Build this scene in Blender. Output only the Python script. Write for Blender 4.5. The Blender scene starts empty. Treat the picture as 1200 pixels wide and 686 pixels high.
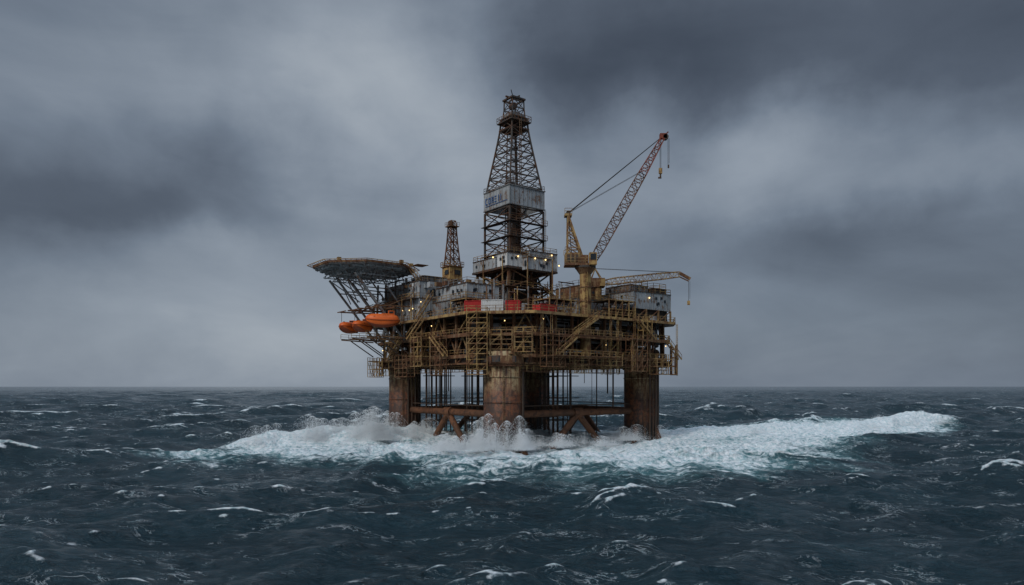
import bpy, math, random
import numpy as np
from mathutils import Vector, Matrix
random.seed(7); rng=np.random.default_rng(11)
sc=bpy.context.scene
sc.view_settings.view_transform='Standard'; sc.view_settings.look='None'
sc.view_settings.exposure=0; sc.view_settings.gamma=1

# ------------------------------------------------------------------ helpers
def lin(c):
    return tuple(((v/255)/12.92 if v/255<=0.04045 else ((v/255+0.055)/1.055)**2.4) for v in c)
class NT:
    def __init__(s,nt): s.nt=nt; s.n=nt.nodes; s.l=nt.links
    def new(s,t,**k):
        nd=s.n.new(t)
        for a,b in k.items(): setattr(nd,a,b)
        return nd
    def link(s,a,b): s.l.new(a,b)
    def put(s,sock,v):
        if isinstance(v,bpy.types.NodeSocket): s.l.new(v,sock)
        else: sock.default_value=v
    def math(s,op,a,b=0.0,c=None,clamp=False):
        nd=s.new('ShaderNodeMath',operation=op); nd.use_clamp=clamp
        s.put(nd.inputs[0],a); s.put(nd.inputs[1],b)
        if c is not None: s.put(nd.inputs[2],c)
        return nd.outputs[0]
    def vm(s,op,a,b):
        nd=s.new('ShaderNodeVectorMath',operation=op)
        s.put(nd.inputs[0],a); s.put(nd.inputs[1],b)
        return nd.outputs['Value'] if op in('LENGTH','DOT_PRODUCT','DISTANCE') else nd.outputs[0]
    def noise(s,vec,scale,detail=4,rough=.55,dist=0):
        nd=s.new('ShaderNodeTexNoise'); s.put(nd.inputs['Vector'],vec)
        nd.inputs['Scale'].default_value=scale; nd.inputs['Detail'].default_value=detail
        nd.inputs['Roughness'].default_value=rough; nd.inputs['Distortion'].default_value=dist
        return nd.outputs['Fac']
    def ss(s,v,a,b,lo=0,hi=1):
        nd=s.new('ShaderNodeMapRange',interpolation_type='SMOOTHSTEP')
        s.put(nd.inputs[0],v); nd.inputs[1].default_value=a; nd.inputs[2].default_value=b
        nd.inputs[3].default_value=lo; nd.inputs[4].default_value=hi
        return nd.outputs[0]
    def mix(s,f,a,b):
        nd=s.new('ShaderNodeMix',data_type='RGBA')
        s.put(nd.inputs[0],f)
        for i,v in((6,a),(7,b)):
            if isinstance(v,tuple) and len(v)==3: v=(*v,1)
            s.put(nd.inputs[i],v)
        return nd.outputs[2]

# ------------------------------------------------------------------ world
w=bpy.data.worlds.new("World"); sc.world=w; w.use_nodes=True
T=NT(w.node_tree); T.n.clear()
out=T.new('ShaderNodeOutputWorld'); bg=T.new('ShaderNodeBackground'); T.link(bg.outputs[0],out.inputs[0])
sky=T.new('ShaderNodeTexSky',sky_type='NISHITA'); sky.sun_disc=False
sky.sun_elevation=math.radians(40); sky.sun_rotation=math.radians(218); sky.air_density=1; sky.dust_density=3
tc=T.new('ShaderNodeTexCoord').outputs['Generated']
sep=T.new('ShaderNodeSeparateXYZ'); T.link(tc,sep.inputs[0]); Z=sep.outputs[2]
wn=T.new('ShaderNodeTexNoise'); T.link(tc,wn.inputs['Vector']); wn.inputs['Scale'].default_value=3.2; wn.inputs['Detail'].default_value=7; wn.inputs['Roughness'].default_value=.53
off=T.vm('SUBTRACT',wn.outputs['Color'],(.5,.5,.5)); off=T.vm('MULTIPLY',off,(.38,.38,.32))
wd=T.vm('ADD',tc,off)
def dirv(a,b):
    v=Vector((a,1,b)).normalized(); return tuple(v)
#  tan-azimuth, tan-elevation, radius az, radius el, amplitude
blobs=[(-.20,.43,.20,.13,.40),(-.50,.50,.30,.14,.06),(-.12,.27,.20,.12,.18),(.40,.39,.12,.09,.28),(.30,.30,.20,.10,.14),
 (.66,.28,.11,.06,.22),(-.42,.195,.14,.035,.22),(-.40,.07,.34,.09,.20),(.05,.08,.4,.09,.08),
 (-.56,.28,.28,.08,-.27),(-.36,.36,.14,.05,-.08),(.18,.51,.15,.085,-.30),(.55,.53,.40,.09,-.34),(.52,.20,.25,.05,-.14),(.02,.16,.25,.05,-.03),
 (.70,.10,.30,.12,-.12)]
val=T.ss(Z,-.02,.35,.56,.45)
for a,b,ra,rb,am in blobs:
    c=dirv(a,b); d=T.vm('SUBTRACT',wd,c)
    d=T.vm('MULTIPLY',d,(1/ra,1/ra,1/rb)); q=T.vm('DOT_PRODUCT',d,d)
    g=T.math('EXPONENT',T.math('MULTIPLY',q,-0.9)); val=T.math('MULTIPLY_ADD',g,am,val)
sm=T.vm('MULTIPLY',tc,(1,1,2.6))
n1=T.noise(sm,2.6,7,.52,.5); n2=T.noise(sm,6,6,.55,.5)
val=T.math('MULTIPLY_ADD',T.math('SUBTRACT',n1,.5),.44,val)
val=T.math('MULTIPLY_ADD',T.math('SUBTRACT',n2,.5),.17,val)
ramp=T.new('ShaderNodeValToRGB'); T.link(val,ramp.inputs[0]); cr=ramp.color_ramp
st=[(0,(64,72,84)),(.25,(83,92,105)),(.5,(112,123,137)),(.75,(142,152,164)),(1,(172,180,188))]
cr.elements[0].position=0; cr.elements[0].color=(*lin(st[0][1]),1); cr.elements[1].position=1; cr.elements[1].color=(*lin(st[-1][1]),1)
for p,c in st[1:-1]:
    e=cr.elements.new(p); e.color=(*lin(c),1)
# overcast sky brightens toward the zenith
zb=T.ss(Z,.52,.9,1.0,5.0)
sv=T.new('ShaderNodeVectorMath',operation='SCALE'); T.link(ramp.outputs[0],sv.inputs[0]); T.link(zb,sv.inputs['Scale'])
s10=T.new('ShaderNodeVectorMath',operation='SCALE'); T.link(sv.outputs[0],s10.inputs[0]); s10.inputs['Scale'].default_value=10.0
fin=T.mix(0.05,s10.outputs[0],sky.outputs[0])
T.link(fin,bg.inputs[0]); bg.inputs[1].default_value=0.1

sun=bpy.data.lights.new('sun','SUN'); sun.energy=1.5; sun.angle=math.radians(20); sun.color=(1,.97,.93)
so=bpy.data.objects.new('sun',sun); sc.collection.objects.link(so)
sd=Vector((-.55,-.70,.75)).normalized()
so.rotation_euler=sd.to_track_quat('Z','Y').to_euler(); so.location=(0,0,120)

# ------------------------------------------------------------------ materials
def weathered(name,base,base2,rust=(.11,.042,.016),amt=.45,scale=.8,rough=.75,streak=True,metal=0):
    m=bpy.data.materials.new(name); m.use_nodes=True; t=NT(m.node_tree); p=t.n['Principled BSDF']
    co=t.new('ShaderNodeTexCoord').outputs['Object']
    a=t.noise(co,scale,5,.6); b=t.noise(co,scale*.25,3,.5); c=t.noise(t.vm('MULTIPLY',co,(2.2,2.2,.22)),1.6,5,.65)
    col=t.mix(t.ss(b,.35,.65),base,base2)
    f=t.math('ADD',t.math('MULTIPLY',a,.5),t.math('MULTIPLY',c,.5)) if streak else a
    th=.66-amt*.34
    col=t.mix(t.ss(f,th,th+.07,0,.92),col,rust)
    fine=t.noise(co,6,3,.6); col=t.mix(t.ss(fine,.5,.8,0,.45),col,tuple(v*.35 for v in base))
    t.link(col,p.inputs['Base Color']); p.inputs['Roughness'].default_value=rough; p.inputs['Metallic'].default_value=metal
    p.inputs['Specular IOR Level'].default_value=.3
    return m
M={}
M['yellow']=weathered('yellow_paint',(.42,.27,.10),(.28,.185,.09),rust=(.15,.064,.028),amt=.54)
M['ochre']=weathered('ochre_rusty',(.27,.165,.08),(.18,.12,.072),rust=(.13,.054,.025),amt=.66)
M['dark']=weathered('dark_steel',(.055,.053,.051),(.08,.066,.053),rust=(.11,.05,.025),amt=.52)
M['black']=weathered('shadow_steel',(.026,.024,.022),(.036,.03,.024),rust=(.06,.03,.016),amt=.45)  # near-black: deck interior shade put into the colour; cables share it
M['grey']=weathered('grey_steel',(.23,.235,.235),(.165,.17,.17),rust=(.14,.065,.033),amt=.46)
M['panel']=weathered('grey_panel',(.41,.43,.44),(.30,.315,.32),amt=.40,rust=(.18,.105,.062))
M['white']=weathered('white_panel',(.66,.67,.66),(.54,.54,.52),amt=.28,rust=(.25,.17,.11))
M['rust']=weathered('rust_steel',(.175,.075,.036),(.10,.05,.028),rust=(.055,.028,.018),amt=.45)
M['red']=weathered('red_paint',(.46,.028,.025),(.36,.025,.023),rust=(.12,.025,.018),amt=.3)
M['boomred']=weathered('boom_red',(.25,.065,.04),(.19,.058,.038),rust=(.09,.03,.02),amt=.45)
M['orange']=weathered('orange_boat',(.74,.145,.024),(.62,.11,.02),rust=(.3,.06,.02),amt=.12,rough=.45,streak=True)
M['keel']=weathered('boat_keel',(.30,.055,.015),(.24,.05,.015),rust=(.12,.03,.015),amt=.3,rough=.5)
M['blue']=weathered('blue_paint',(.03,.10,.28),(.03,.08,.2),amt=.1)
M['glass']=weathered('dark_glass',(.02,.025,.03),(.03,.035,.04),amt=0,rough=.15)
M['pipe']=weathered('pipe_brown',(.10,.06,.04),(.065,.047,.035),amt=.3)
M['green']=weathered('deck_green',(.05,.09,.07),(.06,.08,.06),amt=.2)
def lampmat():
    m=bpy.data.materials.new('lamp_glow'); m.use_nodes=True; p=m.node_tree.nodes['Principled BSDF']
    p.inputs['Base Color'].default_value=(1,.8,.45,1); p.inputs['Emission Color'].default_value=(1,.66,.26,1); p.inputs['Emission Strength'].default_value=2.6
    return m
M['lamp']=lampmat()
def legmat():
    m=bpy.data.materials.new('leg_weathered'); m.use_nodes=True; t=NT(m.node_tree); p=t.n['Principled BSDF']
    co=t.new('ShaderNodeTexCoord').outputs['Object']; s=t.new('ShaderNodeSeparateXYZ'); t.link(co,s.inputs[0]); z=s.outputs[2]
    big=t.noise(co,.22,5,.6); st=t.noise(t.vm('MULTIPLY',co,(1.6,1.6,.11)),1.1,6,.7); fn=t.noise(co,1.3,6,.68); vf=t.noise(co,6,3,.6)
    col=t.mix(t.ss(fn,.35,.65),(.40,.32,.18),(.29,.19,.085))
    col=t.mix(t.ss(st,.46,.55,0,.9),col,(.17,.068,.026))
    col=t.mix(t.ss(st,.56,.62,0,.85),col,(.055,.03,.02))
    col=t.mix(t.ss(fn,.53,.61,0,.8),col,(.10,.045,.022))
    zz=t.math('ADD',z,t.math('MULTIPLY',t.math('SUBTRACT',st,.5),17)); zz=t.math('ADD',zz,t.math('MULTIPLY',t.math('SUBTRACT',big,.5),12))
    low=t.mix(t.ss(fn,.42,.58),(.175,.056,.019),(.055,.024,.013))
    low=t.mix(t.ss(st,.57,.64,0,.45),low,(.25,.15,.08))
    low=t.mix(t.ss(big,.48,.56,0,.75),low,(.04,.021,.014))
    col=t.mix(t.ss(zz,10.5,13.8),low,col)
    col=t.mix(t.ss(zz,1.5,6.0,.9,0),col,(.014,.015,.012))
    col=t.mix(t.ss(vf,.5,.75,0,.55),col,(.03,.016,.01))
    t.link(col,p.inputs['Base Color']); p.inputs['Roughness'].default_value=.6
    b=t.new('ShaderNodeBump'); b.inputs['Strength'].default_value=.6; b.inputs['Distance'].default_value=.2; t.link(fn,b.inputs['Height']); t.link(b.outputs[0],p.inputs['Normal'])
    return m
M['leg']=legmat()

# ------------------------------------------------------------------ mesh builder
class MB:
    def __init__(s): s.v=[]; s.f=[]; s.m=[]; s.names=[]
    def mi(s,mat):
        if mat not in s.names: s.names.append(mat)
        return s.names.index(mat)
    def add(s,vs,fs,mat):
        o=len(s.v); s.v.extend([tuple(v) for v in vs]); k=s.mi(mat)
        for f in fs: s.f.append([o+i for i in f]); s.m.append(k)
    BF=[(0,3,2,1),(4,5,6,7),(0,1,5,4),(1,2,6,5),(2,3,7,6),(3,0,4,7)]
    def box(s,c,sz,mat,rot=0):
        cx,cy,cz=c; a,b,h=sz[0]/2,sz[1]/2,sz[2]/2; cr,sr=math.cos(rot),math.sin(rot)
        vs=[(cx+x*cr-y*sr,cy+x*sr+y*cr,cz+z) for z in(-h,h) for x,y in((-a,-b),(a,-b),(a,b),(-a,b))]
        s.add(vs,s.BF,mat)
    def bx(s,x0,x1,y0,y1,z0,z1,mat): s.box(((x0+x1)/2,(y0+y1)/2,(z0+z1)/2),(x1-x0,y1-y0,z1-z0),mat)
    def beam(s,p,q,w,mat,h=None):
        p=Vector(p);q=Vector(q);d=q-p
        if d.length<1e-4:return
        d.normalize(); up=Vector((0,0,1)) if abs(d.z)<.95 else Vector((1,0,0))
        a=d.cross(up).normalized(); b=a.cross(d).normalized(); h=h or w
        vs=[c+a*x+b*y for c in(p,q) for x,y in((-w/2,-h/2),(w/2,-h/2),(w/2,h/2),(-w/2,h/2))]
        s.add(vs,s.BF,mat)
    def cyl(s,p,q,r,mat,r2=None,n=8,cap=True):
        p=Vector(p);q=Vector(q);d=(q-p).normalized(); up=Vector((0,0,1)) if abs(d.z)<.95 else Vector((1,0,0))
        a=d.cross(up).normalized(); b=a.cross(d).normalized(); r2=r if r2 is None else r2
        vs=[c+a*(rr*math.cos(2*math.pi*i/n))+b*(rr*math.sin(2*math.pi*i/n)) for c,rr in((p,r),(q,r2)) for i in range(n)]
        fs=[(i,(i+1)%n,n+(i+1)%n,n+i) for i in range(n)]
        if cap: fs+= [tuple(range(n))[::-1],tuple(range(n,2*n))]
        s.add(vs,fs,mat)
    def prism(s,poly,z0,z1,mat):
        n=len(poly); vs=[(x,y,z0) for x,y in poly]+[(x,y,z1) for x,y in poly]
        s.add(vs,[(i,(i+1)%n,n+(i+1)%n,n+i) for i in range(n)]+[tuple(range(n))[::-1],tuple(range(n,2*n))],mat)
    def rail(s,p,q,mat='yellow',h=1.15,step=1.8,w=.085):
        p=Vector(p);q=Vector(q);L=(q-p).length; n=max(1,int(L/step))
        for k in(h,h*.5): s.beam(p+Vector((0,0,k)),q+Vector((0,0,k)),w,mat)
        for i in range(n+1):
            c=p.lerp(q,i/n); s.beam(c,c+Vector((0,0,h)),w,mat)
    def stair(s,p,q,mat='yellow',wd=1.0,side=(0,1,0)):
        p=Vector(p);q=Vector(q);sd=Vector(side).normalized()*wd/2
        for k in(-1,1):
            s.beam(p+sd*k,q+sd*k,.12,mat,.32); up=Vector((0,0,1.05)); s.beam(p+sd*k+up,q+sd*k+up,.09,mat)
            n=max(1,int((q-p).length/1.6))
            for i in range(n+1):
                c=p.lerp(q,i/n)+sd*k; s.beam(c,c+up,.07,mat)
        n=max(2,int(abs(q.z-p.z)/.3))
        for i in range(n):
            c=p.lerp(q,(i+.5)/n); s.beam(c-sd,c+sd,.22,mat,.05)
    def ladder(s,x,y,z0,z1,mat='yellow',dx=.5,dy=0):
        s.beam((x,y,z0),(x,y,z1),.09,mat); s.beam((x+dx,y+dy,z0),(x+dx,y+dy,z1),.09,mat)
        z=z0
        while z<z1: s.beam((x,y,z),(x+dx,y+dy,z),.06,mat); z+=.5
    def lamp(s,p,r=.17):
        x,y,z=p; s.box((x,y,z+r*1.25),(r*2.4,r*2.4,r*.6),'dark')
        s.cyl((x,y,z-r),(x,y,z+r*.9),r*.8,'lamp',r,n=6)
    def lattice(s,p,q,w0,w1,nb,mat,t=.14,up=None,wm=None):
        p=Vector(p);q=Vector(q);d=(q-p).normalized(); u=Vector(up) if up else Vector((0,0,1))
        a=d.cross(u).normalized(); b=a.cross(d).normalized()
        def ring(f):
            c=p.lerp(q,f)
            if wm: ww=w0+(wm-w0)*min(1,f/.15) if f<.15 else (wm if f<.75 else wm+(w1-wm)*(f-.75)/.25)
            else: ww=w0+(w1-w0)*f
            return [c+a*x*ww/2+b*y*ww/2 for x,y in((-1,-1),(1,-1),(1,1),(-1,1))]
        R=[ring(i/nb) for i in range(nb+1)]
        for i in range(nb):
            for k in range(4):
                s.beam(R[i][k],R[i+1][k],t,mat)
                k2=(k+1)%4
                s.beam(R[i][k],R[i][k2],t*.6,mat)
                if i%2: s.beam(R[i][k],R[i+1][k2],t*.6,mat)
                else: s.beam(R[i][k2],R[i+1][k],t*.6,mat)
        for k in range(4): s.beam(R[-1][k],R[-1][(k+1)%4],t*.6,mat)
    def tower(s,cx,cy,levels,mat,t=.3,t2=.16,xb=True):
        R=[[(cx+x*h,cy+y*h,z) for x,y in((-1,-1),(1,-1),(1,1),(-1,1))] for z,h in levels]
        for i in range(len(R)):
            for k in range(4):
                k2=(k+1)%4; s.beam(R[i][k],R[i][k2],t2*1.2,mat)
                if i+1<len(R):
                    s.beam(R[i][k],R[i+1][k],t,mat)
                    s.beam(R[i][k],R[i+1][k2],t2,mat)
                    if xb: s.beam(R[i][k2],R[i+1][k],t2,mat)
    def build(s,name,parent=None,smooth=False):
        me=bpy.data.meshes.new(name); me.from_pydata(s.v,[],s.f); me.update()
        for n in s.names: me.materials.append(M[n])
        me.polygons.foreach_set('material_index',s.m)
        if smooth:
            me.polygons.foreach_set('use_smooth',[True]*len(s.f))
        o=bpy.data.objects.new(name,me); sc.collection.objects.link(o)
        if parent: o.parent=parent
        return o
CX,CY=2.3,172.0; ROT=math.atan2(.602,.798)
def top(name):
    e=bpy.data.objects.new(name,None); sc.collection.objects.link(e); e.location=(CX,CY,0); e.rotation_euler=(0,0,ROT); e.empty_display_size=2
    return e
R=random.uniform

platform=top('oil_platform')
# ------------------------------------------------------------------ legs and bracing
LEG=[(-21.4,-21.4),(20.6,-21.2),(21.4,21.4),(-21.4,21.4)]
b=MB()
for x,y in LEG:
    b.cyl((x,y,-12),(x,y,20.2),4.0,'leg',n=48)
    for z in(4.2,9.6,14.8): b.cyl((x,y,z),(x,y,z+.28),4.11,'leg',n=48)
legs=b.build('legs',platform)
for p in legs.data.polygons:
    if len(p.vertices)==4: p.use_smooth=True
b=MB()
for i,(x,y) in enumerate(LEG):
    b.cyl((x,y,17.6),(x,y,19.2),4.5,'ochre',n=40)
    b.cyl((x,y,17.1),(x,y,17.5),4.35,'rust',n=40)
    for k in range(5):
        a=math.atan2(-1,-.3)+k*.23+ (0 if i%2 else .9); r=4.3
        b.cyl((x+r*math.cos(a),y+r*math.sin(a),-3),(x+r*math.cos(a),y+r*math.sin(a),19),.13 if k%2 else .2,'pipe',n=6)
    for a in(-1.2,-2.7,.35,2.1):
        b.cyl((x+3.4*math.cos(a),y+3.4*math.sin(a),3.2),(x+6.6*math.cos(a),y+6.6*math.sin(a),-4),.75,'rust',n=12)
    a0=-2.2; b.ladder(x+4.3*math.cos(a0),y+4.3*math.sin(a0),1,18,'ochre')
for i in range(4):
    p=Vector((*LEG[i],0)); q=Vector((*LEG[(i+1)%4],0)); d=(q-p).normalized(); mid=(p+q)/2
    b.cyl(p+d*3.9+Vector((0,0,7.1)),q-d*3.9+Vector((0,0,7.1)),.76,'rust',n=16)
    b.cyl(p+d*3.9+Vector((0,0,8.8)),q-d*3.9+Vector((0,0,8.8)),.12,'pipe',n=6)
    for k in(-1,1):
        b.cyl(mid+Vector((0,0,6.9)),mid+d*k*11.5+Vector((0,0,-4.5)),.72,'rust',n=14)
    b.cyl(mid-d*1.4+Vector((0,0,7.1)),mid+d*1.4+Vector((0,0,7.1)),1.05,'rust',n=16)
b.build('bracing',platform)
b=MB()
for (cx,cy,nx,ny,sp) in((-18,10,5,3,1.35),(-8.5,6.5,5,3,1.5),(8,-6.5,5,3,1.45),(15,8,3,2,1.6)):
    for i in range(nx):
        for j in range(ny):
            if random.random()<.2: continue
            x=cx+(i-(nx-1)/2)*sp+R(-.15,.15); y=cy+(j-(ny-1)/2)*sp+R(-.15,.15)
            b.cyl((x,y,-5),(x,y,20),random.choice((.12,.16,.2,.26)),random.choice(('pipe','dark','pipe','rust')),n=8)
    for z in(4.5,10,15.5):
        b.bx(cx-nx*sp/2,cx+nx*sp/2,cy-ny*sp/2,cy-ny*sp/2+.25,z,z+.2,'dark'); b.bx(cx-nx*sp/2,cx+nx*sp/2,cy+ny*sp/2-.25,cy+ny*sp/2,z,z+.2,'dark')
        b.bx(cx-nx*sp/2,cx-nx*sp/2+.25,cy-ny*sp/2+.26,cy+ny*sp/2-.26,z,z+.2,'dark')
for k in range(12):
    x=R(-20,22);y=R(-24,10); b.cyl((x,y,R(6,14) if k%3 else -3),(x,y,20),R(.07,.2),'pipe',n=6)
b.build('conductors',platform)

# ------------------------------------------------------------------ deck block
def outline(h,c=10,c2=4,g=0):
    return [(-h,-h+c),(-h+c,-h),(h-c2,-h),(h,-h+c2),(h,h-c2),(h-c2,h),(-h+c2,h),(-h,h-c2)]
b=MB()
lv=[(19.2,27),(23.6,27.6),(28,28.5)]
for z,h in lv:
    b.prism(outline(h),z,z+.35,'dark')
    o=outline(h+.12)
    for i in range(8):
        p=o[i];q=o[(i+1)%8]
        b.beam((p[0],p[1],z+.15),(q[0],q[1],z+.15),.2,'ochre' if z<28 else 'yellow',.75 if z<28 else .6)
        b.rail((p[0],p[1],z+.4),(q[0],q[1],z+.4),'yellow')
for k in range(-26,27,4):
    b.bx(k-.2,k+.2,-26.5,26.5,17.9,19.17,'dark')
for k in range(-24,25,8):
    b.bx(-26.5,26.5,k-.25,k+.25,17.6,18.95,'rust')
b.build('deck_plates',platform)

b=MB()
def face_points(h,step):
    o=outline(h); res=[]
    for i in range(8):
        p=Vector((*o[i],0)); q=Vector((*o[(i+1)%8],0)); L=(q-p).length; n=max(1,round(L/step)); d=(q-p).normalized(); nrm=Vector((d.y,-d.x,0))
        res.append((p,q,d,nrm,L,n))
    return res
for p,q,d,nrm,L,n in face_points(26.6,5.2):
    for i in range(n+1):
        c=p.lerp(q,i/n)
        b.beam(c+Vector((0,0,17.8)),c+Vector((0,0,28)),.5,'ochre')
        if i<n:
            c2=p.lerp(q,(i+1)/n); m=(c+c2)/2
            for z0,z1 in((19.5,23.6),(23.9,28)):
                r=random.random(); mt=random.choice(('ochre','yellow','dark','grey'))
                if r<.45:
                    b.beam(c+Vector((0,0,z0)),m+Vector((0,0,z1)),.26,mt); b.beam(c2+Vector((0,0,z0)),m+Vector((0,0,z1)),.26,mt)
                elif r<.8: b.beam(c+Vector((0,0,z0)),c2+Vector((0,0,z1)),.26,mt)
            b.beam(c+Vector((0,0,17.8)),c2+Vector((0,0,17.8)),.35,'ochre')
            b.beam(c+Vector((0,0,17.8)),m+Vector((0,0,19.2)),.2,'ochre')
mats=('grey','ochre','dark','yellow','pipe','rust','grey','panel','ochre','dark','grey','rust')
for p,q,d,nrm,L,n in face_points(26.0,5.2):
    for z0,z1 in((19.55,23.5),(23.95,27.9)):
        t=0
        while t<L-1:
            wd=R(.8,4.2); hh=R(1,3.4); dp=R(1,3.2); back=R(.3,3.4)
            c=p+d*(t+wd/2)-nrm*(back+dp/2); ang=math.atan2(d.y,d.x)
            kind=random.random(); mt=random.choice(mats)
            if kind<.5:
                b.box((c.x,c.y,z0+hh/2),(wd,dp,hh),mt,ang)
                b.box((c.x,c.y,z0+hh+.07),(wd*.6,dp*.6,.14),random.choice(mats),ang)
            elif kind<.75:
                r=min(hh/2,1.1); a=c-d*wd/2; e=c+d*wd/2; b.cyl((a.x,a.y,z0+r+.3),(e.x,e.y,z0+r+.3),r,mt,n=14)
            else:
                b.cyl((c.x,c.y,z0),(c.x,c.y,z0+hh),min(wd,dp)/2,mt,n=14)
            t+=wd*.75+R(0,1.2)
        for k in range(int(L*.45)+3):
            a=R(0,L*.6); e=min(L,a+R(4,18)); z=R(z0+.4,z1-.1); off=R(.1,2.6); r=random.choice((.06,.09,.12,.18,.28))
            mt=random.choice(mats); s0=p+d*a-nrm*off; s1=p+d*e-nrm*off
            b.cyl((s0.x,s0.y,z),(s1.x,s1.y,z),r,mt,n=7); b.cyl((s1.x,s1.y,z0 if k%2 else z1),(s1.x,s1.y,z),r,mt,n=7)
        for k in range(int(L/1.6)):
            c=p+d*R(0,L)-nrm*R(-.5,2.2); b.beam((c.x,c.y,z0),(c.x,c.y,z1),R(.08,.26),random.choice(mats))
            c=p+d*R(0,L)-nrm*R(-.3,2.2); b.box((c.x,c.y,R(z0+.5,z1-.3)),(R(.3,1.0),R(.3,.8),R(.3,.9)),random.choice(mats+('white',)),R(0,1))
b.bx(-19.5,19.5,-19.5,19.5,19.6,23.55,'black'); b.bx(-20,20,-20,20,24,27.95,'black')  # black core boxes stand in for the deck shadows and block see-through
b.build('process_decks',platform)

b=MB()
def scaffold(face,a,wd,out,z0,z1,mat='yellow',step=2.1):
    p,q,d,nrm,L,n=face
    base=p+d*a
    nx=max(1,round(wd/1.9)); nz=max(1,round((z1-z0)/step))
    for j in(0,1):
        for i in range(nx+1):
            c=base+d*(wd*i/nx)+nrm*(out*j+.3); b.beam((c.x,c.y,z0),(c.x,c.y,z1+1),.13,mat)
            for k in range(nz+1):
                z=z0+(z1-z0)*k/nz
                if i<nx:
                    e=base+d*(wd*(i+1)/nx)+nrm*(out*j+.3)
                    b.beam((c.x,c.y,z),(e.x,e.y,z),.11,mat); b.beam((c.x,c.y,z+1),(e.x,e.y,z+1),.08,mat)
                    if k<nz and random.random()<.5: 
                        zz=z0+(z1-z0)*(k+1)/nz; b.beam((c.x,c.y,z),(e.x,e.y,zz),.09,mat)
    for i in range(nx+1):
        for k in range(nz+1):
            z=z0+(z1-z0)*k/nz; c=base+d*(wd*i/nx)+nrm*.3; e=c+nrm*out; b.beam((c.x,c.y,z),(e.x,e.y,z),.1,mat)
    for k in range(nz+1):
        if random.random()<.75:
            z=z0+(z1-z0)*k/nz; c=base+d*wd/2+nrm*(out/2+.3); b.box((c.x,c.y,z+.1),(wd*.96,out*.96,.07),'ochre',math.atan2(d.y,d.x))
FC=face_points(27.9,5.2)
right=FC[1]; cham=FC[0]; left=FC[7]; lcorner=FC[6]; rcorner=FC[2]
for f,lst in((left,((2,5,1.8,15.6,19),(14,6,2,15.2,19.2),(22,5,2.2,17.5,24),(30,4,1.6,15.5,23.6),(8,4,1.5,19.2,23.6))),
             (right,((1,5,2,17,23.6),(9,4,1.6,15.8,19.2),(17,6,1.8,17.5,19.5),(26,5,2,16.4,23.6),(34,6,2.2,15.8,19.4),(30,3,1.6,23.6,28))),
             (cham,((0.4,4.2,2.4,15.4,28),(10,3.6,1.5,20,24),(5,4.5,1.2,19.6,23.6))),
             (lcorner,((0,5,2.5,15.4,19.4),)),(rcorner,((0,5,1.2,15.8,22),))):
    for a in lst: scaffold(f,*a,mat=random.choice(('yellow','yellow','ochre')))
for (x0,x1,y) in((-20,20,-24.8),(-10,20,-16)):
    b.bx(x0,x1,y-.6,y+.6,16.1,16.2,'ochre'); b.rail((x0,y-.6,16.2),(x1,y-.6,16.2)); 
    for k in range(int((x1-x0)/4)+1): b.beam((x0+4*k,y-.6,16.1),(x0+4*k,y-.6,19),.12,'ochre')
for (y0,y1,x) in((-20,22,-24.8),):
    b.bx(x-.6,x+.6,y0,y1,16.1,16.2,'ochre'); b.rail((x-.6,y0,16.2),(x-.6,y1,16.2))
    for k in range(int((y1-y0)/4)+1): b.beam((x-.6,y0+4*k,16.1),(x-.6,y0+4*k,19),.12,'ochre')
b.stair((-9,-30.0,23.9),(-1.5,-30.0,28.3),side=(0,1,0),wd=1.2)
b.stair((-14,-30.0,19.5),(-8,-30.0,23.8),side=(0,1,0),wd=1.2)
b.bx(-15,2,-31,-28.9,19.3,19.42,'ochre'); b.bx(-9,4,-31,-28.9,23.7,23.82,'ochre'); b.rail((-15,-31,19.42),(2,-31,19.42)); b.rail((-9,-31,23.82),(4,-31,23.82))
b.stair((10,-29.8,28.2),(16,-29.8,23.8),side=(0,1,0)); b.stair((20,-29.8,23.8),(25,-29.8,19.4),side=(0,1,0))
b.stair((-29.8,4,23.8),(-29.8,-3,28.3),side=(1,0,0)); b.stair((-29.8,14,19.4),(-29.8,8,23.8),side=(1,0,0)); b.stair((-29.6,-12,19.4),(-29.6,-6,23.8),side=(1,0,0))
for k in range(10): b.ladder(R(-18,26),-28.6,random.choice((15.6,19.5)),random.choice((23.6,28)),'yellow')
b.build('walkways_and_scaffolds',platform)

# ------------------------------------------------------------------ topsides
b=MB(); D=28.35
def module(x0,x1,y0,y1,z0,z1,mat,ribs=True,frame=None,roof='dark',railing=True,win=0):
    b.bx(x0,x1,y0,y1,z0,z1,mat)
    b.bx(x0-.15,x1+.15,y0-.15,y1+.15,z1+.003,z1+.2,roof)
    fm=frame or mat
    if ribs:
        n=max(2,int((x1-x0)/1.3)); 
        for i in range(n+1):
            x=x0+(x1-x0)*i/n; b.bx(x-.07,x+.07,y0-.09,y0-.003,z0,z1,fm); b.bx(x-.07,x+.07,y1+.003,y1+.09,z0,z1,fm)
        n=max(2,int((y1-y0)/1.3))
        for i in range(n+1):
            y=y0+(y1-y0)*i/n; b.bx(x0-.09,x0-.003,y-.07,y+.07,z0,z1,fm); b.bx(x1+.003,x1+.09,y-.07,y+.07,z0,z1,fm)
    if railing:
        c=[(x0,y0),(x1,y0),(x1,y1),(x0,y1)]
        for i in range(4): b.rail((*c[i],z1+.2),(*c[(i+1)%4],z1+.2),'yellow' if random.random()<.6 else 'grey')
    for k in range(win):
        z=R(z0+1,z1-1)
        y=R(y0+1,y1-1); b.bx(x0-.13,x0-.10,y-.35,y+.35,z-.3,z+.35,'glass')
        x=R(x0+1,x1-1); b.bx(x-.35,x+.35,y0-.13,y0-.10,z-.3,z+.35,'glass')
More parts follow.
